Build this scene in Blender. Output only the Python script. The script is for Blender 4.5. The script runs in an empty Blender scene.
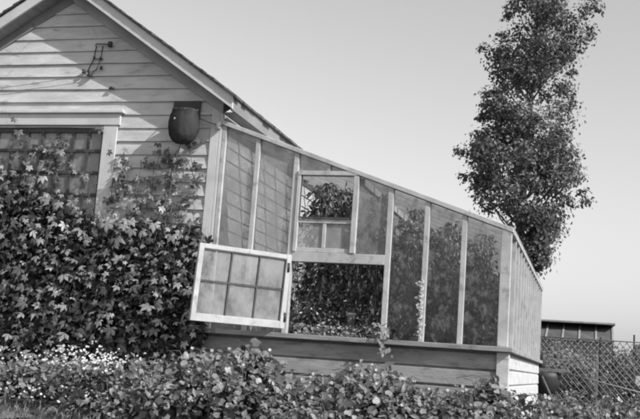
import bpy, math, random
import numpy as np
random.seed(7); RS = np.random.RandomState(11)
S = bpy.context.scene
COL = S.collection
GZ = -0.62          # ground height (the eye is at z = 0)

# ------------------------------------------------------------------ materials
def new_mat(name):
    m = bpy.data.materials.new(name); m.use_nodes = True
    nt = m.node_tree
    for n in list(nt.nodes): nt.nodes.remove(n)
    out = nt.nodes.new('ShaderNodeOutputMaterial')
    return m, nt, out
def g(v): return (v, v, v, 1)
def ramp(nt, src, a, b, p0=.3, p1=.7):
    r = nt.nodes.new('ShaderNodeValToRGB')
    r.color_ramp.elements[0].position = p0; r.color_ramp.elements[0].color = g(a)
    r.color_ramp.elements[1].position = p1; r.color_ramp.elements[1].color = g(b)
    nt.links.new(src, r.inputs[0]); return r.outputs[0]
def noise(nt, scale, detail=5, stretch=(1,1,1), rough=.6):
    tc = nt.nodes.new('ShaderNodeTexCoord'); mp = nt.nodes.new('ShaderNodeMapping')
    mp.inputs['Scale'].default_value = stretch
    n = nt.nodes.new('ShaderNodeTexNoise'); n.inputs['Scale'].default_value = scale
    n.inputs['Detail'].default_value = detail; n.inputs['Roughness'].default_value = rough
    nt.links.new(tc.outputs['Object'], mp.inputs[0]); nt.links.new(mp.outputs[0], n.inputs[0])
    return n.outputs[0]
def mul(nt, a, b):
    m = nt.nodes.new('ShaderNodeMix'); m.data_type = 'RGBA'; m.blend_type = 'MULTIPLY'
    m.inputs[0].default_value = 1
    nt.links.new(a, m.inputs[6]); nt.links.new(b, m.inputs[7]); return m.outputs[2]
def solid(name, lo, hi, scale=3, stretch=(1,1,1), rough=.7, bump=.0, bscale=40, spec=.3, wear=None):
    m, nt, out = new_mat(name)
    p = nt.nodes.new('ShaderNodeBsdfPrincipled')
    c = ramp(nt, noise(nt, scale, 8, stretch), lo, hi)
    if wear:                                    # stains and worn spots: (scale, dark factor, p0, p1)
        c = mul(nt, c, ramp(nt, noise(nt, wear[0], 6, stretch, .7), wear[1], 1, wear[2], wear[3]))
    nt.links.new(c, p.inputs['Base Color'])
    p.inputs['Roughness'].default_value = rough; p.inputs['Specular IOR Level'].default_value = spec
    if bump:
        b = nt.nodes.new('ShaderNodeBump'); b.inputs['Strength'].default_value = bump; b.inputs['Distance'].default_value = .01
        nt.links.new(noise(nt, bscale, 6, stretch), b.inputs['Height']); nt.links.new(b.outputs[0], p.inputs['Normal'])
    nt.links.new(p.outputs[0], out.inputs[0]); return m
def leafmat(name, k=1.0, rough=.45, spec=.5, trans=.25):
    m, nt, out = new_mat(name)
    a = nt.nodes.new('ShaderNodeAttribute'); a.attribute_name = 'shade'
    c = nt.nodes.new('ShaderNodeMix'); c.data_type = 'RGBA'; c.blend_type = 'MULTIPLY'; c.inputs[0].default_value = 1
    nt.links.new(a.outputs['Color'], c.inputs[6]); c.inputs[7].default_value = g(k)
    p = nt.nodes.new('ShaderNodeBsdfPrincipled'); nt.links.new(c.outputs[2], p.inputs['Base Color'])
    p.inputs['Roughness'].default_value = rough; p.inputs['Specular IOR Level'].default_value = spec
    t = nt.nodes.new('ShaderNodeBsdfTranslucent'); nt.links.new(c.outputs[2], t.inputs[0])
    x = nt.nodes.new('ShaderNodeMixShader'); x.inputs[0].default_value = trans
    nt.links.new(p.outputs[0], x.inputs[1]); nt.links.new(t.outputs[0], x.inputs[2]); nt.links.new(x.outputs[0], out.inputs[0])
    return m
def glass(name, d0, d1, scale=5, dirtcol=.6, tint=.88, refl=1.0, p0=.35, p1=.7):
    m, nt, out = new_mat(name)
    tr = nt.nodes.new('ShaderNodeBsdfTransparent'); tr.inputs[0].default_value = g(tint)
    gl = nt.nodes.new('ShaderNodeBsdfGlossy'); gl.inputs['Roughness'].default_value = .04; gl.inputs[0].default_value = g(.9)
    bp = nt.nodes.new('ShaderNodeBump'); bp.inputs['Strength'].default_value = .25; bp.inputs['Distance'].default_value = .02
    nt.links.new(noise(nt, 4, 2), bp.inputs['Height']); nt.links.new(bp.outputs[0], gl.inputs['Normal'])
    fr = nt.nodes.new('ShaderNodeFresnel'); fr.inputs[0].default_value = 1.5
    mm = nt.nodes.new('ShaderNodeMath'); mm.operation = 'MULTIPLY'; mm.inputs[1].default_value = refl
    nt.links.new(fr.outputs[0], mm.inputs[0])
    a = nt.nodes.new('ShaderNodeMixShader'); nt.links.new(mm.outputs[0], a.inputs[0]); nt.links.new(tr.outputs[0], a.inputs[1]); nt.links.new(gl.outputs[0], a.inputs[2])
    df = nt.nodes.new('ShaderNodeBsdfDiffuse'); df.inputs[0].default_value = g(dirtcol)
    tl = nt.nodes.new('ShaderNodeBsdfTranslucent'); tl.inputs[0].default_value = g(dirtcol)
    dm = nt.nodes.new('ShaderNodeMixShader'); dm.inputs[0].default_value = .4
    nt.links.new(df.outputs[0], dm.inputs[1]); nt.links.new(tl.outputs[0], dm.inputs[2])
    b = nt.nodes.new('ShaderNodeMixShader')
    f = ramp(nt, noise(nt, scale, 8, (1,1,.7), .65), d0, d1, p0, p1)
    nt.links.new(f, b.inputs[0]); nt.links.new(a.outputs[0], b.inputs[1]); nt.links.new(dm.outputs[0], b.inputs[2])
    nt.links.new(b.outputs[0], out.inputs[0]); return m

M = dict(
  clap = solid('weathered_white_paint', .44, .66, 5, (.5,1,2), .8, .5, 60, .2, wear=(7, .5, .30, .42)),
  skirt = solid('dull_painted_boards', .24, .38, 5, (.5,1,2), .85, .5, 60, .2, wear=(8, .5, .32, .5)),
  trim = solid('white_trim_paint', .50, .64, 3, (1,1,1), .6, .2, 40, .3, wear=(6, .7, .3, .42)),
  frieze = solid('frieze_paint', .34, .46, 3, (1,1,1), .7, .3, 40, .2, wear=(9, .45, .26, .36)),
  bar = solid('glazing_bar_paint', .38, .54, 6, (1,1,1), .6, .2, 60, .3, wear=(8, .6, .32, .45)),
  frieze2 = solid('shade_toned_frieze_paint', .20, .27, 3, (1,1,1), .8, .3, 40, .2, wear=(9, .45, .26, .36)),  # left frieze stands in sun; its shade is painted in by this darker colour
  shingle = solid('weathered_shingles', .06, .16, 9, (1,1,1), .9, .6, 60, .1),
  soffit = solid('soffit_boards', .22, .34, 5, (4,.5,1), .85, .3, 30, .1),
  dark = solid('dark_painted_wood', .05, .11, 6, (1,1,1), .7, .3, 50, .3),
  iron = solid('dark_iron', .025, .05, 8, (1,1,1), .55, .4, 40, .5),
  tar = solid('rough_tarred_wood', .02, .07, 7, (1,1,.4), .95, 1.0, 30, .1),
  porc = solid('porcelain_knob', .10, .2, 8, (1,1,1), .4),
  wire = solid('wire_metal', .12, .2, 8, (1,1,1), .6),
  fwire = solid('galvanised_wire', .18, .28, 8, (1,1,1), .6),
  oldwood = solid('grey_old_wood', .14, .26, 5, (1,1,4), .85, .5, 30, .1),
  palewood = solid('pale_wood', .5, .65, 5, (1,1,4), .8),
  bark = solid('tree_bark', .12, .24, 5, (1,1,.4), .9, .8, 20, .1),
  stem = solid('plant_stem', .08, .16, 8, (1,1,1), .8),
  soil = solid('garden_soil', .045, .10, 1.6, (1,1,1), .95, .8, 20, .05),
  path = solid('gravel_path', .12, .24, 7, (1,1,1), .95, .8, 60, .05),
  floor = solid('greenhouse_floor', .03, .06, 3, (1,1,1), .9),
  petal = solid('white_petals', .7, .85, 5),
  curtain = solid('pale_curtain', .7, .85, 3, (4,1,.6), .9),
  glass = glass('greenhouse_glass', .06, .62, 5.5, .5, .80, 1.0),
  glass_pale = glass('limed_greenhouse_glass', .18, .8, 4.5, .5, .85, .9, .36, .66),
  glass_clear = glass('clear_pane', .0, .5, 10, .42, .9, .8, .50, .72),
  glass_white = glass('limewashed_glass', .22, .55, 4, .72, .8, .8),
  glass_side = glass('streaked_side_glass', .35, .6, 3, .55, .8, .6),
  glass_sash = glass('dusty_sash_glass', .12, .75, 6, .55, .85, .8),
  glass_roof = glass('roof_glass', .02, .14, 6, .5, .95, .25),
  creeper = leafmat('creeper_leaf'), leaf = leafmat('garden_leaf'), tree = leafmat('tree_leaf', 1, .5, .4, .3),
  indoor = leafmat('greenhouse_leaf', 1, .5, .4, .3),
)

# ------------------------------------------------------------------ helpers
def link(o, parent=None):
    COL.objects.link(o)
    if parent is not None: o.parent = parent
    return o
def tag(o, label=None, cat=None, group=None, kind=None, category=None):
    cat = cat or category
    if label: o['label'] = label
    if cat: o['category'] = cat
    if group: o['group'] = group
    if kind: o['kind'] = kind
    return o
def thing(name, loc, label, cat, group=None):
    o = bpy.data.objects.new(name, None); o.location = loc; o.empty_display_size = .2; link(o)
    return tag(o, label, cat, group)
class MB:
    """collects boxes, bars and tubes in world coordinates, links them as one mesh object"""
    def __init__(s): s.v = []; s.f = []; s.sm = []
    def add(s, vs, fs, smooth=False):
        n = len(s.v); s.v += [tuple(v) for v in vs]; s.f += [tuple(i+n for i in f) for f in fs]; s.sm += [smooth]*len(fs); return s
    def box(s, x0, x1, y0, y1, z0, z1):
        return s.add([(x0,y0,z0),(x1,y0,z0),(x1,y1,z0),(x0,y1,z0),(x0,y0,z1),(x1,y0,z1),(x1,y1,z1),(x0,y1,z1)],
                     [(0,3,2,1),(4,5,6,7),(0,1,5,4),(1,2,6,5),(2,3,7,6),(3,0,4,7)])
    def prism(s, pts, off):            # planar polygon + offset vector
        n = len(pts); a = [np.array(p, float) for p in pts]; b = [p+np.array(off, float) for p in a]
        return s.add(a+b, [tuple(range(n))[::-1], tuple(range(n, 2*n))] + [(i, (i+1)%n, n+(i+1)%n, n+i) for i in range(n)])
    def bar(s, p, q, w, h, up=(0,0,1)):
        p = np.array(p, float); q = np.array(q, float); d = q-p; d /= np.linalg.norm(d)
        sd = np.cross(d, up); sd /= np.linalg.norm(sd); u = np.cross(sd, d)
        c = [(-w/2,-h/2),(w/2,-h/2),(w/2,h/2),(-w/2,h/2)]
        return s.prism([p+sd*a+u*b for a, b in c], q-p)
    def tube(s, pts, rad, n=6):
        pts = [np.array(p, float) for p in pts]
        if not hasattr(rad, '__len__'): rad = [rad]*len(pts)
        vs = []; fs = []
        for i, p in enumerate(pts):
            d = pts[min(i+1, len(pts)-1)]-pts[max(i-1, 0)]; d /= np.linalg.norm(d)+1e-9
            a = np.cross(d, (0,0,1) if abs(d[2]) < .9 else (1,0,0)); a /= np.linalg.norm(a); b = np.cross(d, a)
            for k in range(n):
                t = 2*math.pi*k/n; vs.append(p+(a*math.cos(t)+b*math.sin(t))*rad[i])
        for i in range(len(pts)-1):
            for k in range(n): fs.append((i*n+k, i*n+(k+1)%n, (i+1)*n+(k+1)%n, (i+1)*n+k))
        fs += [tuple(range(n))[::-1], tuple(range((len(pts)-1)*n, len(pts)*n))]
        return s.add(vs, fs, True)
    def lathe(s, c, prof, n=20):
        vs = []; fs = []
        for r, z in prof:
            for k in range(n): t = 2*math.pi*k/n; vs.append((c[0]+r*math.cos(t), c[1]+r*math.sin(t), c[2]+z))
        for i in range(len(prof)-1):
            for k in range(n): fs.append((i*n+k, i*n+(k+1)%n, (i+1)*n+(k+1)%n, (i+1)*n+k))
        fs += [tuple(range(n))[::-1], tuple(range((len(prof)-1)*n, len(prof)*n))]
        return s.add(vs, fs, True)
    def build(s, name, mat, parent=None, bevel=0, **kw):
        me = bpy.data.meshes.new(name)
        base = np.zeros(3)
        p = parent
        while p is not None: base += np.array(p.location); p = p.parent
        me.from_pydata([tuple(np.array(v)-base) for v in s.v], [], s.f); me.update()
        me.polygons.foreach_set('use_smooth', s.sm)
        me.materials.append(M[mat] if isinstance(mat, str) else mat)
        o = bpy.data.objects.new(name, me); link(o, parent)
        if bevel:
            b = o.modifiers.new('bevel', 'BEVEL'); b.width = bevel; b.segments = 2; b.limit_method = 'ANGLE'
        return tag(o, **kw) if kw else o

# leaf templates: tip along +y, face normal +z
def T_palm(lv=((0,1), (48,.9), (-48,.9), (100,.66), (-100,.66)), curl=.16):
    v = []; f = []
    for ang, L in lv:
        a = math.radians(ang); c, s_ = math.cos(a), math.sin(a)
        pts = [(0,.02,0), (-.23,.58,-.05), (.05*curl,1,-curl), (.23,.58,-.05), (0,.5,.04)]
        n = len(v)
        for x, y, z in pts: v.append(((x*c+y*s_)*L, (-x*s_+y*c)*L, z*L))
        f += [(n,n+4,n+1), (n+1,n+4,n+2), (n,n+3,n+4), (n+4,n+3,n+2)]
    return np.array(v), np.array(f)
def T_simple(w=.3, fold=.08):
    return np.array([(0,0,0), (-w,.5,fold), (0,1,-.1), (w,.5,fold)]), np.array([(0,2,1), (0,3,2)])
def T_round(n=7):
    rr = [.5*(1+.16*math.sin(k*2.4+1)) if n == 9 else .5*(1 if k % 2 else .62) for k in range(n)]
    v = [(0,.5,-.09)]+[(rr[k]*math.sin(2*math.pi*k/n), .5+rr[k]*math.cos(2*math.pi*k/n), .07*math.sin(k*2.1)) for k in range(n)]
    return np.array(v), np.array([(0, 1+(k+1)%n, 1+k) for k in range(n)])
def scatter(name, T, P, N, U, size, shade, mat, parent=None, **kw):
    """one mesh of leaves: positions P, face normals N, tip directions U, sizes and shades"""
    tv, tf = T; n = len(P); P = np.asarray(P, float)
    base = np.zeros(3); p = parent
    while p is not None: base += np.array(p.location); p = p.parent
    N = N/np.linalg.norm(N, axis=1)[:, None]
    U = U-N*(U*N).sum(1)[:, None]; U /= np.linalg.norm(U, axis=1)[:, None]+1e-9
    X = np.cross(U, N); sz = np.asarray(size)[:, None, None]
    V = (X[:, None]*tv[None, :, 0:1]+U[:, None]*tv[None, :, 1:2]+N[:, None]*tv[None, :, 2:3])*sz+(P-base)[:, None]
    V = V.reshape(-1, 3); F = (tf[None]+(np.arange(n)*len(tv))[:, None, None]).reshape(-1, 3)
    me = bpy.data.meshes.new(name)
    me.vertices.add(len(V)); me.vertices.foreach_set('co', V.ravel().astype(np.float32))
    me.loops.add(F.size); me.loops.foreach_set('vertex_index', F.ravel().astype(np.int32))
    me.polygons.add(len(F)); me.polygons.foreach_set('loop_start', (np.arange(len(F))*3).astype(np.int32))
    me.polygons.foreach_set('loop_total', np.full(len(F), 3, np.int32))
    me.update(calc_edges=True); me.validate()
    at = me.attributes.new('shade', 'FLOAT_COLOR', 'POINT')
    s = np.repeat(np.asarray(shade), len(tv)); c = np.stack([s, s, s, np.ones_like(s)], 1)
    at.data.foreach_set('color', c.ravel().astype(np.float32))
    me.materials.append(M[mat]); o = bpy.data.objects.new(name, me); link(o, parent)
    return tag(o, **kw) if kw else o
def rnd(n, s=1.0): return RS.normal(0, s, (n, 3))

# ------------------------------------------------------------------ ground
def ground():
    xs = [-300,-80,-30,-12]+list(np.arange(-6, 9.1, .3))+[14,30,80,300]
    ys = [-60,-20]+list(np.arange(-12, 12.1, .3))+[18,30,60,120,400]
    v = []; f = []
    for y in ys:
        for x in xs:
            z = GZ
            if y < -4.6: z -= min(1, (-4.6-y)/4)*.75
            if -10 < x < 12 and -10 < y < 14: z += .02*math.sin(x*3.1+y)*math.cos(y*2.7)
            v.append((x, y, z))
    W = len(xs)
    for j in range(len(ys)-1):
        for i in range(W-1): f.append((j*W+i, j*W+i+1, (j+1)*W+i+1, (j+1)*W+i))
    m = MB(); m.add(v, f, True); m.build('ground', 'soil', kind='structure', label='dark garden soil and rough ground')
ground()
m = MB()     # pale path in front of the flower border, a sheet laid on the soil
pts = []
for i in range(25):
    t = i/24; x = -5+t*4.75; pts.append((x, -1.75-.12*math.sin(i*1.3)-.9*t*t))
vs = [(x, y, GZ+.045) for x, y in pts]+[(x, -4.4, GZ+.045) for x, y in pts]
m.add(vs, [(i, 25+i, 26+i, i+1) for i in range(24)]); m.build('path', 'path', kind='structure')

# ------------------------------------------------------------------ house
AX, AZ, SR, SL = -1.944, 3.903, .68, .63      # gable apex and slopes of the lower frieze edge
def wz(x): return AZ-(x-AX)*SR if x > AX else AZ-(AX-x)*SL
XL = -4.2
H = thing('clapboard_house', (-2, 0, GZ), 'white clapboard gabled house with wide rake boards, half covered by creeper', 'house')
def clapwall(mb, x0, x1, z0, zt, ex=.15, lip=.025, hole=None, seed=1):
    """clapboards facing -Y on the plane Y=0; zt(x) = top line (or number)"""
    r = random.Random(seed); z = z0
    while z < 4.3:
        segs = [(x0, x1)]
        if hole and z+ex > hole[2] and z < hole[3]-.05:
            segs = [(x0, hole[0]), (hole[1], x1)]
        for a, b in segs:
            z1 = z+ex
            if callable(zt):               # clip to the gable
                if z >= AZ+.1: continue
                lo_r = AX+(AZ+.06-z)/SR; lo_l = AX-(AZ+.06-z)/SL; hi_r = AX+max(0, AZ+.06-z1)/SR; hi_l = AX-max(0, AZ+.06-z1)/SL
                a0 = max(a, lo_l); b0 = min(b, lo_r); a1 = max(a, hi_l); b1 = min(b, hi_r)
                if b0-a0 < .05: continue
                a1 = min(a1, b1)
            else:
                if z1 > zt+.01: continue
                a0 = a1 = a; b0 = b1 = b
            nseg = max(1, int((b0-a0)/.35)); w = [r.uniform(-.0035, .0035) for _ in range(nseg+1)]
            L = lip+r.uniform(-.004, .005)
            jt = r.randrange(1, nseg) if nseg > 3 and r.random() < .6 else -1
            for k in range(nseg):
                gp = .004 if k == jt else 0
                t0, t1 = k/nseg, (k+1)/nseg
                A0 = a0+(b0-a0)*t0+gp; B0 = a0+(b0-a0)*t1; A1 = a1+(b1-a1)*t0+gp; B1 = a1+(b1-a1)*t1
                mb.add([(A0,-L,z+w[k]), (B0,-L,z+w[k+1]), (B1,-.004,z1+.012), (A1,-.004,z1+.012), (A0,-.002,z+w[k]+.002), (B0,-.002,z+w[k+1]+.002)],
                       [(0,1,2,3), (4,5,1,0)])
        z += ex
    return mb
W0, W1, WB, WT = -3.3, -1.38, .9, 2.43         # window opening
m = MB(); clapwall(m, XL, -.10, GZ+.03, wz, hole=(W0, W1+.005, WB, WT))
m.prism([(XL,0.0,GZ),(W0,0.0,GZ),(W0,0.0,wz(W0)),(XL,0.0,wz(XL))], (0,.1,0))
m.prism([(W0,0,WT),(W1,0,WT),(W1,0,wz(W1)),(AX,0,AZ),(W0,0,wz(W0))], (0,.1,0))
m.prism([(W0,0,GZ),(W1,0,GZ),(W1,0,WB),(W0,0,WB)], (0,.1,0))
m.prism([(W1,0,GZ),(0,0,GZ),(0,0,wz(0)),(W1,0,wz(W1))], (0,.1,0))
m.build('gable_wall', 'clap', H)
# side wall towards the greenhouse, clapboarded, facing +X
m = MB(); r = random.Random(3); z = GZ+.03
while z < 2.5:
    n = 12
    for k in range(n):
        y0 = .1+4.9*k/n; y1 = .1+4.9*(k+1)/n
        m.add([(.022,y0,z),(.022,y1,z),(.005,y1,z+.162),(.005,y0,z+.162),(.003,y0,z),(.003,y1,z)], [(0,1,2,3),(4,5,1,0)])
    z += .15
m.box(-.08, 0, .1, 5, GZ, 2.55); m.build('side_wall', 'clap', H)
m = MB(); m.box(XL, XL+.08, .1, 5, GZ, 2.45); m.box(XL, 0, 5, 5.08, GZ, 2.5); m.build('rear_wall', 'clap', H)
m = MB(); m.box(-.10, -.004, -.034, -.001, GZ, wz(-.05)+.02); m.box(-.002, .03, -.034, .0, GZ, wz(0)+.0); m.build('corner_board', 'trim', H, .004)
# rakes
O = .24
def rake(x0, x1, d0, d1, y0, y1, name, mat, bev=.004):
    m = MB(); sg = wz
    m.prism([(x0,y0,sg(x0)+d0),(x1,y0,sg(x1)+d0),(x1,y0,sg(x1)+d1),(x0,y0,sg(x0)+d1)], (0,y1-y0,0))
    return m.build(name, mat, H, bev)
XE = .21
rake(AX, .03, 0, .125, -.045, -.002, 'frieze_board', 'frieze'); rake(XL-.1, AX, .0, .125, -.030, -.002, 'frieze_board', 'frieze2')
rake(AX, XE, .125, .265, -O, -O+.03, 'fascia', 'trim'); rake(XL-.3, AX, .125, .265, -O, -O+.03, 'fascia', 'trim')
rake(AX, XE-.03, .127, .15, -O+.03, 5.1, 'soffit', 'soffit'); rake(XL-.3, AX, .127, .15, -O+.03, 5.1, 'soffit', 'soffit')
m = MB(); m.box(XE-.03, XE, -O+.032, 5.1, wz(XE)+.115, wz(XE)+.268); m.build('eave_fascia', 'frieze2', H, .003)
m = MB(); m.box(.024, XE-.03, -.03, 5.0, wz(XE)+.13, wz(XE)+.145); m.build('eave_soffit', 'soffit', H)
# shingles: courses with uneven butts
def shingles(sgn, xe, S_):
    m = MB(); r = random.Random(5+sgn)
    L = abs(xe-AX); nc = int(L/.13)+1
    for c in range(nc+1):
        d1 = min(L, L-c*.13); d0 = max(0, d1-.2)
        if d1 <= .02: break
        y = -O-.03
        while y < 5.12:
            w = r.uniform(.09, .17); y1 = min(y+w-.004, 5.13); j = r.uniform(-.012, .018) if c == 0 else r.uniform(-.008, .008)
            t = .012+r.uniform(0, .008)
            xa = AX+sgn*(d1+j); xb = AX+sgn*d0
            za = AZ+.268-(d1+j)*S_; zb = AZ+.268-d0*S_
            zl = .012 if c else .0
            vs = [(xa,y,za+zl),(xb,y,zb+.001),(xb,y1,zb+.001),(xa,y1,za+zl),(xa,y,za+zl+t+.008),(xb,y,zb+.012),(xb,y1,zb+.012),(xa,y1,za+zl+t+.008)]
            m.add(vs, [(0,3,2,1),(4,5,6,7),(0,1,5,4),(1,2,6,5),(2,3,7,6),(3,0,4,7)] if sgn > 0 else [(0,1,2,3),(4,7,6,5),(0,4,5,1),(1,5,6,2),(2,6,7,3),(3,7,4,0)])
            y = y1+.004
    return m
m = shingles(1, XE+.035, SR); m2 = shingles(-1, XL-.33, SL)
m.add(m2.v, m2.f); m.build('roof', 'shingle', H)
# window
wn = MB(); wn.prism([(W0-.17,-.045,WB-.1),(W1+.17,-.045,WB-.1),(W1+.17,-.045,WT),(W1,-.045,WT),(W1,-.045,WB-.02),(W0,-.045,WB-.02),(W0,-.045,WT),(W0-.17,-.045,WT)], (0,.022,0)); win = wn.build('window', 'trim', H, .005)
MB().box(W0-.24, W1+.20, -.055, -.022, WT+.003, WT+.135).box(W0-.28, W1+.24, -.085, -.022, WT+.137, WT+.165).box(W0-.26, W1+.22, -.07, -.022, WT+.165, WT+.185).build('head_trim', 'trim', win, .005)
MB().box(W0-.2, W1+.19, -.1, -.022, WB-.15, WB-.102).build('sill', 'trim', win)
mm = MB(); mm.box(W0+.003, W1-.003, .0, .05, WT-.07, WT-.003); mm.box(W1-.035, W1-.002, 0, .05, WB, WT-.07); mm.box(W0+.002, W0+.035, 0, .05, WB, WT-.07)
x = W1-.20
while x > W0+.05: mm.box(x-.018, x+.018, .004, .046, WB, WT-.07); x -= .195
for z in (2.15, 1.90, 1.65, 1.40, 1.15): mm.box(W0+.03, W1-.03, .002, .047, z-.016, z+.016)
mm.build('muntins', 'dark', win)
MB().box(W0+.01, W1-.01, .024, .028, WB, WT-.03).build('pane', 'glass_white', win)
cv = MB(); n = 120
for i in range(n):
    xa = W0+.02+(W1-W0-.04)*i/n; xb = W0+.02+(W1-W0-.04)*(i+1)/n
    fa = .052+.012*math.sin(xa*22); fb = .052+.012*math.sin(xb*22)
    cv.add([(xa,fa,WB),(xb,fb,WB),(xb,fb,WT),(xa,fa,WT)], [(0,1,2,3)], True)
o = cv.build('curtain', 'curtain', win); sm = o.modifiers.new('s', 'SOLIDIFY'); sm.thickness = .003

# things fixed on the gable
c = thing('hanging_container', (-.35, -.2, 2.25), 'dark round container hung on a backboard beside the corner of the clapboard wall', 'container')
drum = MB().lathe((-.35,-.2,0), [(.03,2.19),(.08,2.20),(.125,2.235),(.156,2.29),(.171,2.37),(.172,2.43),(.160,2.50),(.140,2.55),(.144,2.565),(.120,2.575),(.06,2.58)], 28)
drum.v = [(x, -.19+(y+.2)*.72, z) for x, y, z in drum.v]; drum.build('body', 'tar', c)
MB().box(-.56,-.24,-.042,-.022,2.36,2.71).build('backboard', 'iron', c, .004)
MB().tube([(-.50,-.04,2.62),(-.49,-.19,2.56),(-.42,-.28,2.555),(-.30,-.285,2.555),(-.21,-.19,2.56),(-.24,-.04,2.62)], .006).build('strap', 'wire', c)
MB().tube([(-.42,-.29,2.43),(-.41,-.305,2.44),(-.40,-.295,2.455)], .009).build('highlight_spot', 'palewood', c)  # pale bit added as the small highlight on the dark body
b = thing('wire_bracket', (-1.55, -.03, 3.2), 'small bracket of wires and porcelain knobs high on the gable clapboards', 'wire bracket')
MB().tube([(-1.60,-.03,3.37),(-1.58,-.05,3.38),(-1.42,-.06,3.37)], .007).tube([(-1.58,-.04,3.36),(-1.60,-.04,3.2),(-1.66,-.04,3.06)], .006).tube([(-1.50,-.04,3.36),(-1.51,-.04,3.22),(-1.55,-.04,3.08),(-1.63,-.04,3.04)], .006).tube([(-1.60,-.045,3.21),(-1.48,-.045,3.2)], .005).build('wires', 'iron', b)
for x, y, z, rr in ((-1.40,-.06,3.37,.032),(-1.62,-.05,3.03,.034),(-1.70,-.05,3.06,.024),(-1.49,-.045,3.10,.02),(-1.51,-.045,3.21,.018),(-1.59,-.045,3.22,.016)):
    MB().lathe((x,y,z), [(rr*.5,-rr),(rr,-rr*.6),(rr*.6,0),(rr,rr*.6),(rr*.4,rr)], 10).build('insulator', 'iron', b)
tag(MB().tube([(-1.36,-.03,2.86),(-1.34,-.055,2.865),(-1.30,-.05,2.86)], .014).build('wall_hook', 'iron'), 'short dark hook in the clapboards just above the window head', 'hook')
k = thing('porcelain_knob', (.0, -.06, 2.43), 'pale knob on top of the corner board where the thin wire ends', 'knob')
MB().lathe((.0,-.07,2.43), [(.012,-.045),(.032,-.035),(.02,-.005),(.034,.02),(.02,.035)], 12).build('knob_body', 'palewood', k)
MB().tube([(0,-.03,2.43),(0,-.07,2.43)], .01).build('screw', 'iron', k)
def sag(a, b_, s_, n=14): 
    a = np.array(a); b_ = np.array(b_); return [a+(b_-a)*t-np.array((0,0,4*s_*t*(1-t))) for t in np.linspace(0, 1, n)]
tag(MB().tube(sag((-.5,-.06,2.66),(0,-.075,2.43), .03), .0045, 5).build('wire', 'iron'), 'thin wire running from the dark container to the corner knob', 'wire')
tag(MB().tube(sag((-1.62,-.055,3.03),(-4.1,-.05,2.82), .06), .0035, 5).build('wire', 'wire'), 'thin wire sagging left across the gable from the bracket', 'wire')

# ------------------------------------------------------------------ greenhouse
GD = 6.3; RX = 3.12
def rz(x): return 2.505-.345*x        # top of the glass roof
G = thing('lean_to_greenhouse', (1.5, 0, GZ), 'wooden lean-to greenhouse with sloping glass roof against the white house', 'greenhouse')
SZ = .262                             # top of the sill
def mull(x, w=.05, zt=None, zb=SZ, name='mullion', y0=-.03, y1=.04):
    t = rz(x)-.05 if zt is None else zt
    dw = w/2
    m = MB(); m.prism([(x-dw,y0,zb),(x+dw,y0,zb),(x+dw,y0,t-(.345*dw if zt is None else 0)),(x-dw,y0,t+(.345*dw if zt is None else 0))], (0,y1-y0,0))
    return m.build(name, 'bar', G, .004)
for x, w in ((.06,.05),(.455,.05),(.895,.055),(1.925,.055),(2.305,.052),(2.682,.052)): mull(x, w)
MB().prism([(3.045,-.045,SZ),(3.145,-.045,SZ),(3.145,-.045,rz(3.145)-.02),(3.045,-.045,rz(3.045)-.02)], (0,.10,0)).build('corner_post', 'bar', G, .005)
MB().prism([(.03,-.05,rz(.03)-.05),(3.16,-.05,rz(3.16)-.05),(3.16,-.05,rz(3.16)+.0),(.03,-.05,rz(.03))], (0,.10,0)).build('rafter', 'bar', G, .005)
MB().box(.0, 3.2, -.115, .06, .212, SZ-.002).box(3.06, 3.2, .06, GD+.05, .212, SZ-.002).build('sill', 'skirt', G, .006)
# front panes
def pane(x0, x1, zb, zt=None, mat='glass', y=.004, par=None):
    a = rz(x0)-.05 if zt is None else zt; b_ = rz(x1)-.05 if zt is None else zt
    return MB().prism([(x0,y,zb),(x1,y,zb),(x1,y,b_),(x0,y,a)], (0,.004,0)).build('pane', mat, par or G)
pane(.085,.430,SZ,mat='glass_pale'); pane(.480,.867,SZ,mat='glass_pale'); pane(1.953,2.279,SZ,mat='glass_clear'); pane(2.331,2.656,SZ,mat='glass_clear'); pane(2.708,3.045,SZ,mat='glass_clear')
# upper window frame with its open light
T0, T1 = 1.00, 1.10
MB().box(.923, 1.897, -.035, .04, T0, T1).build('transom', 'bar', G, .004)
UW = MB()
UW.box(.925,.962,-.045,.035,T1+.002,1.903).box(1.53,1.585,-.045,.035,T1+.002,1.903).box(.925,1.568,-.047,.035,1.905,1.95)
uw = UW.build('upper_window', 'bar', G, .004)
MB().box(.964,1.528,-.02,.02,1.405,1.45).box(1.225,1.262,-.018,.018,T1+.05,1.403).box(.964,1.528,-.02,.02,T1+.004,T1+.048).build('sash_rails', 'bar', uw, .003)
MB().box(.963,1.529,-.034,-.021,1.452,1.468).box(.963,.975,-.03,-.02,1.47,1.90).build('dark_edge', 'dark', uw)
pane(.964,1.225,T1+.05,1.404,'glass_white',.0,uw); pane(1.262,1.528,T1+.05,1.404,'glass_white',.0,uw)
MB().prism([(1.24,-.03,1.952),(1.27,-.03,1.952),(1.27,-.03,rz(1.27)-.05),(1.24,-.03,rz(1.24)-.05)], (0,.06,0)).build('mullion', 'bar', G)
pane(.925,1.24,1.951); 
MB().prism([(1.27,.004,1.951),(1.46,.004,1.951),(1.27,.004,rz(1.27)-.05)], (0,.004,0)).build('pane', 'glass', G)
pane(1.587,1.897,T1+.001)
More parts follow.
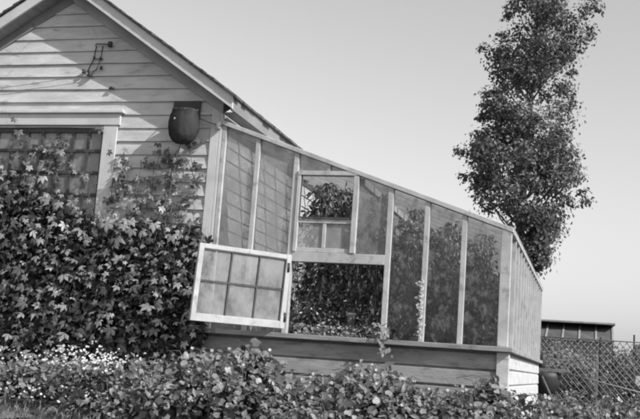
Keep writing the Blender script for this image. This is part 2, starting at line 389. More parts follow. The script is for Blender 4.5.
# hinged casement standing open, hinge on the mullion at x=.895
hx, hy, ox, oy = .895, -.055, .20, -.85
du = np.array((ox-hx, oy-hy, 0)); LW = np.linalg.norm(du); du /= LW; nn = np.array((-du[1], du[0], 0)); nn = nn if nn[1] < 0 else -nn
zb_, zt_ = .305, 1.06
def cpt(u, v, w=0):                        # the old sash has racked a little out of square
    u = u-(v-zb_)*.045; p = np.array((hx, hy, 0))+du*u+nn*w; return (p[0], p[1], v)
def cbox(m, u0, u1, v0, v1, w0, w1): m.prism([cpt(u0,v0,w0),cpt(u1,v0,w0),cpt(u1,v1,w0),cpt(u0,v1,w0)], nn*(w1-w0))
cf = MB(); cbox(cf,0,.055,zb_,zt_,-.018,.018); cbox(cf,LW-.055,LW,zb_,zt_,-.018,.018); cbox(cf,.055,LW-.055,zb_,zb_+.075,-.017,.017); cbox(cf,.055,LW-.055,zt_-.045,zt_,-.017,.017)
cas = cf.build('casement', 'bar', G, .004)
mu = MB(); iu = LW-.11
for k in (1, 2): u = .055+iu*k/3; cbox(mu,u-.008,u+.008,zb_+.075,zt_-.045,-.014,.016)
vm = (zb_+.075+zt_-.045)/2+.0
cbox(mu,.055,LW-.055,vm-.009,vm+.009,-.013,.015); cbox(mu,.056,LW-.056,zt_-.058,zt_-.045,-.012,.019); cbox(mu,.055,.069,zb_+.075,zt_-.058,-.012,.019)
mu.build('muntins', 'dark', cas)
for i in range(3):
    for j in range(2):
        u0 = .055+iu*i/3+.01; u1 = .055+iu*(i+1)/3-.01; v0, v1 = ((zb_+.075, vm-.012), (vm+.012, zt_-.058))[j]
        q = MB(); cbox(q,u0,u1,v0,v1,-.002,.002); q.build('pane', 'glass_sash', cas)
for v in (.42, .93): MB().tube([(hx+.012,hy-.012,v-.045),(hx+.012,hy-.012,v+.045)], .016, 8).build('hinge', 'iron', cas)
# skirt under the sill
def skirt_boards(m, a, b_, face, zt, zbm, ex, lip):
    r = random.Random(9); z = zt
    while z > zbm:
        n = max(1, int((b_-a)/.5))
        for k in range(n):
            p0 = a+(b_-a)*k/n; p1 = a+(b_-a)*(k+1)/n; w0 = 0
            Y = lambda d, p, zz: (p, -d, zz) if face == 'f' else (RX+d, p, zz)
            m.add([Y(lip,p0,z-ex+.02),Y(lip,p1,z-ex+.02),Y(lip-.006,p1,z-.012),Y(lip-.006,p0,z-.012),Y(0,p0,z-ex-.002),Y(0,p1,z-ex-.002),Y(.0,p1,z),Y(.0,p0,z)],
                  [(0,1,2,3),(4,5,1,0),(3,2,6,7)])
        z -= ex
m = MB(); skirt_boards(m, -.0, 3.045, 'f', .195, GZ+.0, .17, .03); m.box(0,3.045,.0,.05,GZ,.21); m.build('skirt_front', 'skirt', G)
m = MB(); skirt_boards(m, .06, GD, 's', .195, GZ+.0, .155, .026); m.box(RX-.05,RX,.06,GD,GZ,.21); m.build('skirt_side', 'clap', G)
MB().box(3.047,3.165,-.05,.058,GZ,.210).build('skirt_corner', 'clap', G, .005)
# side: glazing bars, panes, plates
ys = [.5+.4465*i for i in range(13)]
for y in ys+[GD-.02]: MB().box(RX-.03, RX+.035, y-.03, y+.03, SZ, rz(RX)-.07).build('glazing_bar', 'bar', G)
MB().box(RX-.035,RX+.045,.06,GD+.03,rz(RX)-.068,rz(RX)-.018).build('wall_plate', 'bar', G)
e = [.06]+[y for y in ys]+[GD-.02]
for a, b_ in zip(e[:-1], e[1:]): MB().box(RX-.002, RX+.002, a+.03 if a > .1 else a, b_-.03, SZ, rz(RX)-.068).build('pane', 'glass_side', G)
# roof
for y in ys+[GD-.0]: MB().prism([(.02,y-.016,rz(.02)-.05),(RX+.04,y-.016,rz(RX+.04)-.05),(RX+.04,y-.016,rz(RX+.04)-.0),(.02,y-.016,rz(.02))], (0,.032,0)).build('roof_bar', 'bar', G)
e = [.05]+ys+[GD]
for a, b_ in zip(e[:-1], e[1:]):
    MB().prism([(.02,a+.018,rz(.02)-.017),(RX+.06,a+.018,rz(RX+.06)-.017),(RX+.06,a+.018,rz(RX+.06)-.013),(.02,a+.018,rz(.02)-.013)], (0,b_-a-.036,0)).build('roof_pane', 'glass_roof', G)
MB().bar((1.6,.06,rz(1.6)-.09),(1.6,GD,rz(1.6)-.09),.05,.07).build('purlin', 'bar', G)
# rear end
m = MB(); m.prism([(0,GD+.0,GZ),(RX,GD,GZ),(RX,GD,1.0),(0,GD,1.0)], (0,.05,0)); m.build('rear_wall', 'oldwood', G)
for x in (.4,.85,1.3,1.75,2.2,2.65): MB().prism([(x-.02,GD,1.0),(x+.02,GD,1.0),(x+.02,GD,rz(x+.02)-.05),(x-.02,GD,rz(x-.02)-.05)], (0,.05,0)).build('glazing_bar', 'bar', G)
MB().prism([(.02,GD+.06,1.0),(RX,GD+.06,1.0),(RX,GD+.06,rz(RX)-.05),(.02,GD+.06,rz(.02)-.05)], (0,.004,0)).build('rear_pane', 'glass', G)
MB().box(.03, RX-.05, .06, GD, GZ+.03, GZ+.06).build('floor', 'floor', G)
# staging inside
def bench(x0, x1, y0, y1, z, lab):
    t = thing('plant_bench', ((x0+x1)/2, (y0+y1)/2, GZ+.06), lab, 'bench')
    m = MB(); n = 5
    for i in range(n): m.box(x0+(x1-x0)*i/n+.006, x0+(x1-x0)*(i+1)/n-.006, y0, y1, z-.03, z)
    m.build('bench_top', 'oldwood', t)
    for x in (x0+.04, x1-.04):
        for y in (y0+.05, y1-.05): MB().box(x-.025,x+.025,y-.025,y+.025,GZ+.06,z-.03).build('leg', 'oldwood', t)
bench(.25, 2.95, .12, .55, .16, 'slatted plant bench just inside the front sill of the greenhouse')
bench(2.5, 3.0, .75, 5.9, .12, 'long slatted plant bench along the outer side of the greenhouse')

# plants inside
def indoor_plant(seed, h, w, nleaf, bright=.15):
    r = np.random.RandomState(seed)
    t = bpy.data.objects.new('greenhouse_plant', None); link(t); t.location = (0,0,0)
    m = MB()
    for k in range(3):
        a = r.uniform(0, 6.28); pts = [(0,0,0)]
        for i in range(1, 6): pts.append((math.cos(a)*w*.35*i/5+r.normal(0,.02), math.sin(a)*w*.35*i/5+r.normal(0,.02), h*i/5*(.8+.2*k/2)))
        m.tube(pts, [.012,.011,.01,.008,.006,.004], 5)
    m.build('stem', 'stem', t)
    tt = r.rand(nleaf)**.6; rad = w*(.35+.65*np.sin(np.pi*np.clip(tt*.9+.08, 0, 1)))*np.sqrt(r.rand(nleaf)); an = r.rand(nleaf)*6.283
    P = np.stack([np.cos(an)*rad, np.sin(an)*rad, tt*h], 1)
    N = np.stack([np.cos(an)*.6, np.sin(an)*.6-.3, np.full(nleaf, .7)], 1)+r.normal(0,.5,(nleaf,3))
    U = np.stack([np.cos(an), np.sin(an), -.7+0*an], 1)+r.normal(0,.5,(nleaf,3))
    scatter('foliage', T_simple(.28,.06), P, N, U, r.uniform(.045,.10,nleaf)*(.62 if h < 1.5 else 1), r.choice([.3,.6,1.0,2.2],nleaf)*r.uniform(.7,1.2,nleaf)*bright, 'indoor', t)
    return t
def copy_tree(o):
    c_ = o.copy(); COL.objects.link(c_)
    for ch in list(o.children): d = ch.copy(); COL.objects.link(d); d.parent = c_
    return c_
protos = {'tall': [indoor_plant(21, 2.0, .44, 1150), indoor_plant(22, 1.9, .46, 1100)], 'low': [indoor_plant(23, .5, .24, 260, .34)]}
used = {}
def place_plant(kind, k, x, y, z, sc, lab, rot, grp):
    p = protos[kind][k]; o = p if not used.get((kind, k)) else copy_tree(p); used[(kind, k)] = True
    o.location = (x, y, z); o.scale = sc; o.rotation_euler = (0,0,rot); tag(o, lab, 'plant', grp)
TG = 'tall leafy plants growing under glass'; LG = 'low leafy plants along the greenhouse bench'
r = random.Random(4); i = 0
for y in (.8, 1.6, 2.6, 3.5, 4.5, 5.5):
    for x in (.55, 1.15, 1.75, 2.3, 2.8):
        if x < 1 and y < 1.9: continue
        if x > 2.7: x = 2.55
        top = rz(x)-.12-(GZ+.06); top = min(top, 2.8)
        s_ = top/2.0*r.uniform(.92, .98) if x < 2.5 or y > 1.2 else .75
        if y < 1.5 and x < 2: s_ *= 1.06
        place_plant('tall', i % 2, x+r.uniform(-.1,.1), y+r.uniform(-.12,.12), GZ+.06, (1.0,1.0,s_), 'tall leafy plant in the crowded rows under the glass roof', r.uniform(0,6.28), TG); i += 1
for x, sc in ((1.05,1.05),(1.32,.75),(1.6,.7),(1.82,.85),(2.1,.9),(2.5,.8),(2.85,.9),(.7,.7)):
    place_plant('low', 0, x, .33, .16, (sc,sc,sc), 'low leafy plant among the row on the bench behind the front glass', r.uniform(0,6.28), LG)
protos['fine'] = [indoor_plant(24, 1.0, .26, 900, .22)]
for x, lab in ((2.12,'fine-leaved plant filling the glass bay right of the lower opening'),(2.5,'fine-leaved plant behind the second glass bay from the corner post'),(2.84,'fine-leaved plant behind the last glass bay beside the corner post'),(1.74,'fine-leaved plant behind the narrow strip of glass beside the upper window')):
    hh = rz(x)-.13-.16; place_plant('fine', 0, x, .36, .16, (.9,.7,hh), lab, x*7, 'fine leaved plants on the bench')
for x, y, hh, lab in ((1.12,.42,.62,'light fine-leaved plant at the left inside the lower opening'),(1.48,.50,.55,'light fine-leaved plant in the middle of the lower opening'),(1.10,.50,1.74,'fine-leaved plant at the left of the upper open light'),(1.30,.62,1.70,'fine-leaved plant in the middle of the upper open light'),(1.50,.48,1.62,'fine-leaved plant at the right of the upper open light')):
    place_plant('fine', 0, x, y, .16, (.9 if hh < 1 else 1.2,.8,hh), lab, x*5, 'fine leaved plants on the bench')
# small flowering row on the sill of the lower opening
n = 420; P = np.stack([RS.uniform(1.0,1.88,n), RS.uniform(-.06,.12,n), SZ+RS.rand(n)**1.5*.11], 1)
scatter('sill_seedlings', T_simple(.3,.05), P, rnd(n,.5)+np.array((.2,-.4,.8)), rnd(n), RS.uniform(.025,.05,n), RS.uniform(.12,.4,n), 'leaf', kind='stuff', label='dense row of small seedlings along the open greenhouse sill', category='seedlings')
# leafy sprig hanging over the sill, casting its shadow on the boards
t = thing('trailing_plant', (1.93, -.08, SZ), 'leafy sprig spilling over the greenhouse sill below the opening', 'plant')
pts = [(1.80,.05,.32),(1.86,-.06,.36),(1.93,-.13,.34),(1.97,-.17,.24),(1.96,-.15,.12)]
MB().tube(pts, .006, 5).tube([(1.86,-.06,.36),(1.98,-.1,.42)], .005, 5).build('stem', 'stem', t)
n = 46; q = RS.rand(n)*(len(pts)-1.001); ii = q.astype(int); PP = np.array(pts); P = PP[ii]*(1-(q-ii))[:,None]+PP[ii+1]*(q-ii)[:,None]+rnd(n,.035)
P[:,1] = np.minimum(P[:,1], -.06)
scatter('foliage', T_simple(.34,.06), P, rnd(n,.4)+np.array((.4,-.7,.5)), rnd(n,.6)+np.array((0,-.2,-.6)), RS.uniform(.04,.075,n), RS.uniform(.12,.32,n), 'leaf', t)
# twining stem up the third mullion from the corner post
t = thing('twining_plant', (2.30, -.05, SZ), 'pale twining stem climbing the middle glazing mullion', 'climbing plant')
pts = [(2.29+.022*math.sin(k*1.1), -.05-.008*math.cos(k*1.1), SZ+.012*k+.02) for k in range(50)]
MB().tube(pts, .006, 5).build('stem', 'palewood', t)
n = 55; P = np.array(pts)[RS.randint(0,50,n)]+rnd(n,.014)-np.array((0,.015,0))
scatter('foliage', T_simple(.34,.06), P, rnd(n,.4)+np.array((.5,-.7,.3)), rnd(n), RS.uniform(.025,.05,n), RS.uniform(.3,.5,n), 'leaf', t)
# pale objects added on the bench, standing in for two bright patches
t = thing('pale_block', (2.42, .42, .16), 'small pale upright crate added on the bench for a bright see-through patch behind the glass', 'block')
MB().box(2.37,2.455,.40,.46,.40,.565).build('pale_block_top', 'palewood', t, .004); MB().box(2.36,2.465,.395,.47,.16,.397).build('pale_block_base', 'oldwood', t, .004)
t = thing('plant_pot', (1.50,.30,.16), 'pale pot added for a bright patch among leaves behind the lower opening', 'pot')
MB().lathe((1.50,.36,.40), [(.035,0),(.05,.10),(.056,.10),(.056,.125),(.045,.125),(.04,.09)], 16).build('pot_body', 'palewood', t); MB().box(1.44,1.56,.30,.42,.16,.399).build('pot_stand', 'oldwood', t)

# ------------------------------------------------------------------ creeper
V = thing('virginia_creeper', (-1.4, -.2, GZ), 'dense five-fingered creeper climbing over the left half of the clapboard wall', 'climbing plant')
def top_of(x):       # height of the dense growth along the wall
    return np.interp(x, [-3.4,-2.4,-2.1,-1.8,-1.5,-1.3,-1.1,-.8,-.5,-.2,.0], [1.95,1.92,1.80,1.64,1.50,1.46,1.44,1.46,1.44,1.44,1.25])
def creeper(n, ylo, yhi, smin, smax, sh0, sh1, name, top_off=0, down=.8, nrm=.45, clump=0):
    X = []; 
    while len(X) < n:
        x = RS.uniform(-3.3, .04); tz = top_of(x)+top_off+RS.normal(0,.07)
        z = GZ+(tz-GZ)*RS.rand()
        if clump:
            if math.sin(x*5.1+z*2.3)+math.sin(z*6.7-x*3.1)+math.sin(x*11+z*9) < clump*RS.rand()*1.5-.4: continue
        d = yhi+(ylo-yhi)*RS.rand()*min(1, (tz-z)/.5+.25)
        if x > -.15 and z > .2: d = max(d, -.28)
        X.append((x, d, z))
    P = np.array(X); 
    N = rnd(n, nrm)+np.array((.25,-.75,.55)); U = rnd(n,.45)+np.array((0,-.25,-down))
    return scatter(name, T_palm(), P, N, U, RS.uniform(smin,smax,n), RS.uniform(sh0,sh1,n), 'creeper', V)
creeper(5200, -.22, -.03, .085, .12, .025, .065, 'inner_foliage', -.14, .5, .8)  # near-black leaves: deep shade inside the vine is put into their colour
def creeper_front():
    pts = []; cell = {}
    for _ in range(40000):
        x = RS.uniform(-3.3,.02); tz = top_of(x)+.12; z = RS.uniform(GZ, tz)
        if RS.rand() > np.clip((tz-z)/.35, .15, 1): continue
        k = (int(x/.1), int(z/.1))
        if any((x-a)**2+(z-b_)**2 < .075**2 for di in (-1,0,1) for dj in (-1,0,1) for a, b_ in cell.get((k[0]+di, k[1]+dj), ())): continue
        cell.setdefault(k, []).append((x, z)); pts.append((x, -RS.uniform(.17,.29), z))
    P = np.array(pts); n = len(P)
    N = rnd(n,.42)+np.array((.12,-.95,.4)); U = rnd(n,.6)+np.array((-.15,0,-.8))
    sz = RS.uniform(.05,.10,n)*RS.choice([.6,1,1,1.25],n); sh = RS.uniform(.16,.46,n)*RS.choice([.35,.7,1,1],n)
    kinds = (T_palm(), T_palm(((0,1),(40,.8),(-52,.95),(88,.5),(-106,.7)), .3), T_palm(((0,1),(55,.8),(-50,.85)), .1), T_palm(((5,1),(50,1),(-42,.75),(110,.75),(-92,.45)), .45))
    k = RS.randint(0, 4, n)
    for q in range(4):
        m_ = k == q; scatter('outer_foliage', kinds[q], P[m_], N[m_], U[m_], sz[m_], sh[m_], 'creeper', V)
creeper_front()
# thin straggling shoots above the dense growth, over boards and window
shoots = MB(); LP = []
r = random.Random(12)
def shoot(x, z, dx, dz, n, leaf=.5):
    pts = [(x,-.06,z)]; 
    for i in range(n):
        x += dx*.06+r.gauss(0,.014); z += dz*.06+r.gauss(0,.012); pts.append((x,-.05-.03*abs(math.sin(i)),z))
        if r.random() < leaf: LP.append((x+r.gauss(0,.02),-.07-r.random()*.05,z+r.gauss(0,.02)))
        if r.random() < leaf*.6: LP.append((x+r.gauss(0,.06),-.07-r.random()*.06,z+r.gauss(0,.06)))
    shoots.tube(pts, .0035, 4)
for a in ((-1.15,1.35,.1,1,9),(-.95,1.3,.3,1,10),(-.8,1.3,-.2,1,9),(-.62,1.3,.25,1,10),(-.45,1.3,-.1,1,13),(-.3,1.3,.15,1,12),(-.18,1.3,.1,1,11),(-.4,1.75,-1,.35,6),(-.3,2.0,-.8,.4,5),(-.55,1.95,.5,.6,4),
          (-1.05,1.5,.8,.2,7),(-.8,1.62,1,-.1,8),(-2.3,1.9,.1,1,7),(-2.0,1.8,.15,1,8),(-1.85,1.75,-.3,1,7),(-1.6,1.6,.1,1,6),(-2.15,1.9,1,.1,8),(-2.5,2.0,1,.3,9),(-1.5,2.38,.5,.3,2),(-1.1,1.6,.1,1,8),(-.95,1.6,-.1,1,9),(-.7,1.6,.1,1,9),(-.2,1.6,-.1,1,10),(-.6,2.0,.6,.1,6),(-2.4,2.0,.1,1,6),(-2.25,2.1,1,.1,8),(-1.9,1.9,.1,1,6),(-1.7,1.8,.2,1,5),(-.9,1.85,1,.1,7),(-1.15,1.75,1,.05,6)):
    shoot(*a, leaf=.62)
r2 = random.Random(3)
for k in range(26):
    x = r2.uniform(-2.6,-.1); z = r2.uniform(GZ,1.2); pts = [(x,-.05,z)]
    for i in range(12): x += r2.gauss(.01,.03); z += .09; pts.append((x,-.08-.1*r2.random(),z))
    shoots.tube(pts, .005, 4)
shoots.build('stems', 'stem', V)
P = np.array(LP); n = len(P)
scatter('shoot_foliage', T_palm(), P, rnd(n,.35)+np.array((.3,-.8,.4)), rnd(n,.5)+np.array((0,-.1,-.7)), RS.uniform(.05,.09,n), RS.uniform(.05,.2,n), 'creeper', V)

# ------------------------------------------------------------------ flower border in front
# white flowers, left
n = 1500; P = np.stack([RS.normal(-.9,.75,n), RS.uniform(-1.25,-.5,n), 0*RS.rand(n)], 1); P[:,0] = np.clip(P[:,0], -3, .05)
hz = np.interp(P[:,0], [-3,-1.9,-1.0,-.5,.1], [-.22,-.24,-.16,-.16,-.26])
P[:,2] = GZ+(hz-GZ)*RS.rand(n)**.5-.10*((P[:,1]+.85)/.4)**2*.5
fb = scatter('flower_bed', T_simple(.3,.06), P, rnd(n,.5)+np.array((.1,-.5,.7)), rnd(n), RS.uniform(.05,.09,n), RS.uniform(.08,.28,n), 'leaf', kind='stuff', label='low leafy border under the white flowers', category='flower bed')
n = 480; P = np.stack([np.where(RS.rand(n) < .6, RS.normal(-.72,.26,n), RS.uniform(-2.2,-.1,n)), RS.uniform(-1.2,-.6,n), 0*RS.rand(n)], 1)
hz = np.interp(P[:,0], [-3,-1.9,-1.0,-.5,.1], [-.22,-.26,-.13,-.14,-.28]); P[:,2] = hz+RS.normal(-.05,.07,n)+.03
n2 = 90; P2 = np.stack([RS.uniform(-2.0,-.3,n2), RS.uniform(-1.5,-1.2,n2), RS.uniform(-.55,-.38,n2)], 1); P = np.concatenate([P, P2]); n += n2
scatter('white_flowers', T_round(10), P, rnd(n,.3)+np.array((.2,-.6,.6)), rnd(n), RS.uniform(.018,.036,n), RS.uniform(.5,.8,n), 'leaf', kind='stuff', label='mass of tiny white flowers below the creeper', category='flowers')
# round-leaved nasturtium mounds along the greenhouse skirt
def bed_top(x, y):
    h = np.interp(x, [-.6,-.2,.3,.62,.85,1.05,1.2,1.7,1.9,2.03,2.2,2.35,2.7,2.94,3.1,3.25,3.7,4.3,6], [-.14,-.07,-.02,.06,.10,.06,-.15,-.13,-.03,.02,.02,-.10,-.19,-.12,-.04,-.14,-.16,-.13,-.15])
    h = h+.025*np.sin(x*9+y*7)+.02*np.sin(x*17-y*5)
    return np.where(y > -1.2, h-.10*(y+1.2), h-(-.0-(y+1.2))*.42)
def roundbed(n, x0, x1, y0, y1, s0, s1, T, name, sh, lab, extra=0, mat='leaf'):
    X = RS.uniform(x0,x1,n); Y = RS.uniform(y0,y1,n); top = bed_top(X,Y)
    Z = top-.02-np.abs(RS.normal(0,.095,n))-extra+.035*np.sin(X*23)*np.sin(Y*19)
    P = np.stack([X,Y,Z],1)
    return scatter(name, T, P, rnd(n,.5)+np.array((.25,-.45,.75)), rnd(n), RS.uniform(s0,s1,n), RS.uniform(sh[0],sh[1],n), mat, kind='stuff', label=lab, category='flower bed')
roundbed(3000, -.05, 3.35, -2.15, -.35, .025, .072, T_round(9), 'nasturtium_bed', (.06,.34), 'tangled bed of round pale leaves along the greenhouse skirt')
roundbed(2600, -.3, 3.35, -2.15, -.35, .04, .085, T_simple(.3,.1), 'tangled_foliage', (.04,.24), 'narrow leaves tangled among the round leaves of the bed')
roundbed(3400, 2.9, 7.5, -2.2, 1.0, .03, .07, T_simple(.36,.05), 'ground_cover', (.06,.26), 'low small-leaved plants right of the greenhouse corner', .02)
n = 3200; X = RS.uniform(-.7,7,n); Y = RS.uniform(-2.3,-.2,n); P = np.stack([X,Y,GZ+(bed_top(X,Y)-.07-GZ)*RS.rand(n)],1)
scatter('bed_undergrowth', T_simple(.36,.05), P, rnd(n,.7)+np.array((0,-.3,.5)), rnd(n), RS.uniform(.06,.11,n), RS.uniform(.02,.05,n), 'leaf', kind='stuff', label='dark stems and leaves deep inside the bed', category='undergrowth')  # shade in the gaps of the bed is put into these near-black leaf tones
n = 90; X = RS.uniform(-.1,5.5,n); Y = RS.uniform(-1.9,-.7,n); P = np.stack([X,Y,bed_top(X,Y)+RS.uniform(-.02,.04,n)],1)
scatter('bed_blossoms', T_round(10), P, rnd(n,.3)+np.array((.2,-.7,.5)), rnd(n), RS.uniform(.025,.045,n), RS.uniform(.35,.55,n), 'leaf', kind='stuff', label='scattered pale blossoms over the round-leaved bed', category='flowers')
sb = MB(); r9 = random.Random(8)
for k in range(170):
    x = r9.uniform(-.2,5); y = r9.uniform(-1.9,-.8); z = float(bed_top(x,y)); a = r9.uniform(0,6.28); L = r9.uniform(.1,.25)
    sb.tube([(x,y,z-.12),(x+.4*L*math.cos(a),y+.4*L*math.sin(a),z+.02),(x+L*math.cos(a),y+L*math.sin(a),z+r9.uniform(-.02,.05))], .003, 4)
tag(sb.build('bed_stems', 'stem'), 'thin stems straggling over the bed in front of the skirt', 'stems', kind='stuff')
# taller individual plants
def bush(name, c_, rx, ry, rz_, n, s0, s1, sh, lab, cat='bush', group=None, T=None, nstem=5):
    t = thing(name, (c_[0],c_[1],c_[2]), lab, cat, group)
    m = MB()
    for k in range(nstem):
        a = 6.28*k/nstem; m.tube([(c_[0],c_[1],c_[2]),(c_[0]+rx*.3*math.cos(a),c_[1]+ry*.3*math.sin(a),c_[2]+rz_*.9),(c_[0]+rx*.6*math.cos(a),c_[1]+ry*.6*math.sin(a),c_[2]+rz_*1.5)], [rx*.03+.004,rx*.02+.003,.003], 5)
    m.build('stems', 'stem', t)
    nb = max(5, n//60); B = RS.normal(0,1,(nb,3)); B /= np.linalg.norm(B,axis=1)[:,None]; B *= RS.rand(nb)[:,None]**.5*.75
    idx = RS.randint(0,nb,n); Q = B[idx]+rnd(n,.16)
    P = Q*np.array((rx,ry,rz_))+np.array((c_[0],c_[1],c_[2]+rz_)); P[:,2] = np.maximum(P[:,2], c_[2]+.02)
    br = RS.uniform(.7,1.3,nb)[idx]
    scatter('foliage', T or T_simple(.34,.06), P, Q+rnd(n,.5)+np.array((0,0,.4)), rnd(n)+np.array((0,0,-.3)), RS.uniform(s0,s1,n), RS.uniform(sh[0],sh[1],n)*br, 'leaf', t)
    return t
bush('leafy_plant', (.92,-1.0,GZ), .24, .22, .37, 330, .06, .10, (.06,.26), 'tallest round-leaved clump below the open casement', 'plant', T=T_round(9))
bush('leafy_plant', (2.12,-.9,GZ), .22, .2, .33, 260, .05, .09, (.06,.26), 'leafy clump rising against the skirt under the sprig', 'plant', T=T_round(9))
bush('leafy_plant', (3.08,-.95,GZ), .2, .2, .31, 260, .05, .09, (.06,.26), 'leafy clump in front of the greenhouse corner post', 'plant', T=T_round(9))
bush('leafy_plant', (.35,-.62,GZ), .4, .25, .38, 420, .06, .10, (.05,.14), 'dim leafy clump in the shade under the casement', 'plant')  # darker leaf tones carry the casement's shade in the colour

# ------------------------------------------------------------------ tall tree behind the greenhouse
TY = 14.0
t = thing('tall_tree', (2.25, TY, GZ), 'tall slender full-crowned tree rising behind the greenhouse', 'tree')
env = [(2.5,2.55,2.8),(2.9,2.2,3.0),(3.4,1.95,3.15),(3.9,1.35,3.5),(4.2,1.0,3.85),(4.8,.85,3.8),(5.4,.65,3.5),(5.9,1.0,3.45),(6.7,1.05,3.5),(7.3,1.3,3.45),(8.0,1.15,3.5),(8.4,1.35,3.6),(8.9,1.5,3.75),(9.3,1.75,3.0),(9.6,2.0,2.7),(9.9,2.2,2.5)]
ez = [e_[0] for e_ in env]; el = [e_[1] for e_ in env]; er = [e_[2] for e_ in env]
def trunk_x(z): return np.interp(z, [GZ,3.5,6,10.3], [2.12,2.2,2.35,2.5])
tk = MB(); zz = np.linspace(GZ, 10.0, 14); tk.tube([(trunk_x(z), TY+.05*math.sin(z), z) for z in zz], list(np.interp(zz, [GZ,3,10], [.13,.085,.02])), 8)
cl = []; r = random.Random(31)
while len(cl) < 275:
    if len(cl) > 225: cl.append((trunk_x(4)+r.uniform(-.9,1.1), TY+r.uniform(-.9,.5), r.uniform(3.2,6.4), r.uniform(.2,.34))); continue
    z = r.uniform(2.6, 9.45); L = np.interp(z, ez, el); R_ = np.interp(z, ez, er); rad = r.choice([.13,.2,.3,.4])
    if R_-L < .5: rad = .16
    u = r.random(); x = L+rad*.8+(R_-L-1.6*rad)*u
    dep = (R_-L)*.5*math.sqrt(max(.05, 1-(2*u-1)**2)); y = TY+r.uniform(-dep, dep)
    cl.append((x, y, z, rad))
for x, z, rad in ((3.75,9.2,.22),(3.9,9.0,.16),(3.6,8.9,.22),(3.72,8.55,.2),(3.55,8.3,.25),(.75,5.35,.16),(.6,5.45,.1),(3.75,4.2,.16),(3.6,4.8,.14),(2.65,2.7,.14),(2.8,3.0,.2),(.85,4.75,.15),(1.15,8.0,.15)): cl.append((x, TY+r.uniform(-.3,.3), z, rad))
for x, y, z, rad in cl:
    if rad > .2 and r.random() < .6:
        z0 = max(2.2, z-abs(x-trunk_x(z))*.9-.4); p0 = np.array((trunk_x(z0), TY, z0)); p1 = np.array((x,y,z)); mid = (p0+p1)/2+np.array((0,0,-.12))
        tk.tube([p0, mid, p1], [.028,.018,.006], 5)
tk.build('trunk', 'bark', t)
C_ = np.array(cl); nper = 125; idx = np.repeat(np.arange(len(cl)), (nper*(C_[:,3]/.3)**1.6+18).astype(int)); n = len(idx)
Q = np.clip(rnd(n,.52), -1.35, 1.35); Q[:,2] *= .8
P = C_[idx,:3]+Q*C_[idx,3:4]
scatter('crown', T_simple(.34,.08), P, Q*.8+rnd(n,.6)+np.array((.1,-.2,.5)), rnd(n,.6)+np.array((0,0,-.6)), RS.uniform(.055,.12,n), RS.uniform(.09,.2,n)*RS.uniform(.6,1.4,len(cl))[idx], 'tree', t)

# ------------------------------------------------------------------ right background
FN = thing('wire_fence', (5.3, 8, GZ), 'diamond mesh wire fence with dark posts at the right behind the greenhouse', 'fence')
m = MB(); zt = .70; zb2 = GZ+.05; x0, x1 = 2.7, 8.0; Hh = zt-zb2; st = .108; sl = 1.15
x = x0-Hh/sl
while x < x1:
    for sg in (1, -1):
        xa, za, xb, zb3 = (x, zb2, x+Hh/sl, zt) if sg > 0 else (x, zt, x+Hh/sl, zb2)
        if xa < x0: za += (x0-xa)*sl*sg; xa = x0
        za += RS.normal(0,.008)
        if xb > x1: zb3 -= (xb-x1)*sl*sg; xb = x1
        if xb > xa+.02: m.tube([(xa,8.0+.004*sg,za-(.03*math.sin(xa*1.2)**2 if sg < 0 else 0)),(xb,8.0+.004*sg,zb3)], .0062, 4)
    x += st
m.build('wire_mesh', 'fwire', FN)
MB().tube([(x0,8,zt+.004),(x1,8,zt-.0)], .011, 6).build('top_rail', 'fwire', FN)
for x in (2.9, 4.1, 5.4, 6.7, 7.9): MB().lathe((x,8.05,0), [(.035,GZ-.1),(.035,zt+.03),(.02,zt+.06)], 8).build('post', 'dark', FN)
tag(MB().tube([(3.5,7.9,.105),(4.2,7.88,-.03),(5.3,7.86,-.24)], .014, 6).build('leaning_pole', 'fwire'), 'long thin pale pole slanting down along the wire fence', 'pole')
# tub with a board on it beside the far corner of the greenhouse
t = thing('water_tub', (3.2, 6.9, GZ), 'dark round-bottomed tub standing behind the far corner of the greenhouse', 'tub')
MB().lathe((3.21,6.9,0), [(.08,-.28),(.17,-.235),(.24,-.12),(.265,.0),(.27,.085),(.24,.09),(.22,.0)], 24).build('tub_body', 'iron', t)
for a in (.5, 2.6, 4.7): MB().tube([(3.21+.12*math.cos(a),6.9+.12*math.sin(a),-.24),(3.21+.22*math.cos(a),6.9+.22*math.sin(a),GZ)], .018, 6).build('leg', 'iron', t)
tag(MB().box(2.95,3.60,6.70,6.92,.10,.15).build('loose_board', 'oldwood', bevel=.005), 'weathered board laid flat across the dark tub', 'board')
tag(MB().bar((3.19,6.5,.02),(3.38,6.45,-.36),.022,.02).build('slanted_prop', 'oldwood'), 'short weathered stick leaning in front of the dark tub', 'stick')
tag(MB().lathe((3.17,6.82,.152), [(.045,0),(.06,.03),(.062,.16),(.05,.21),(.035,.22)], 14).build('jar', 'iron'), 'small dark jar standing on the board over the tub', 'jar')
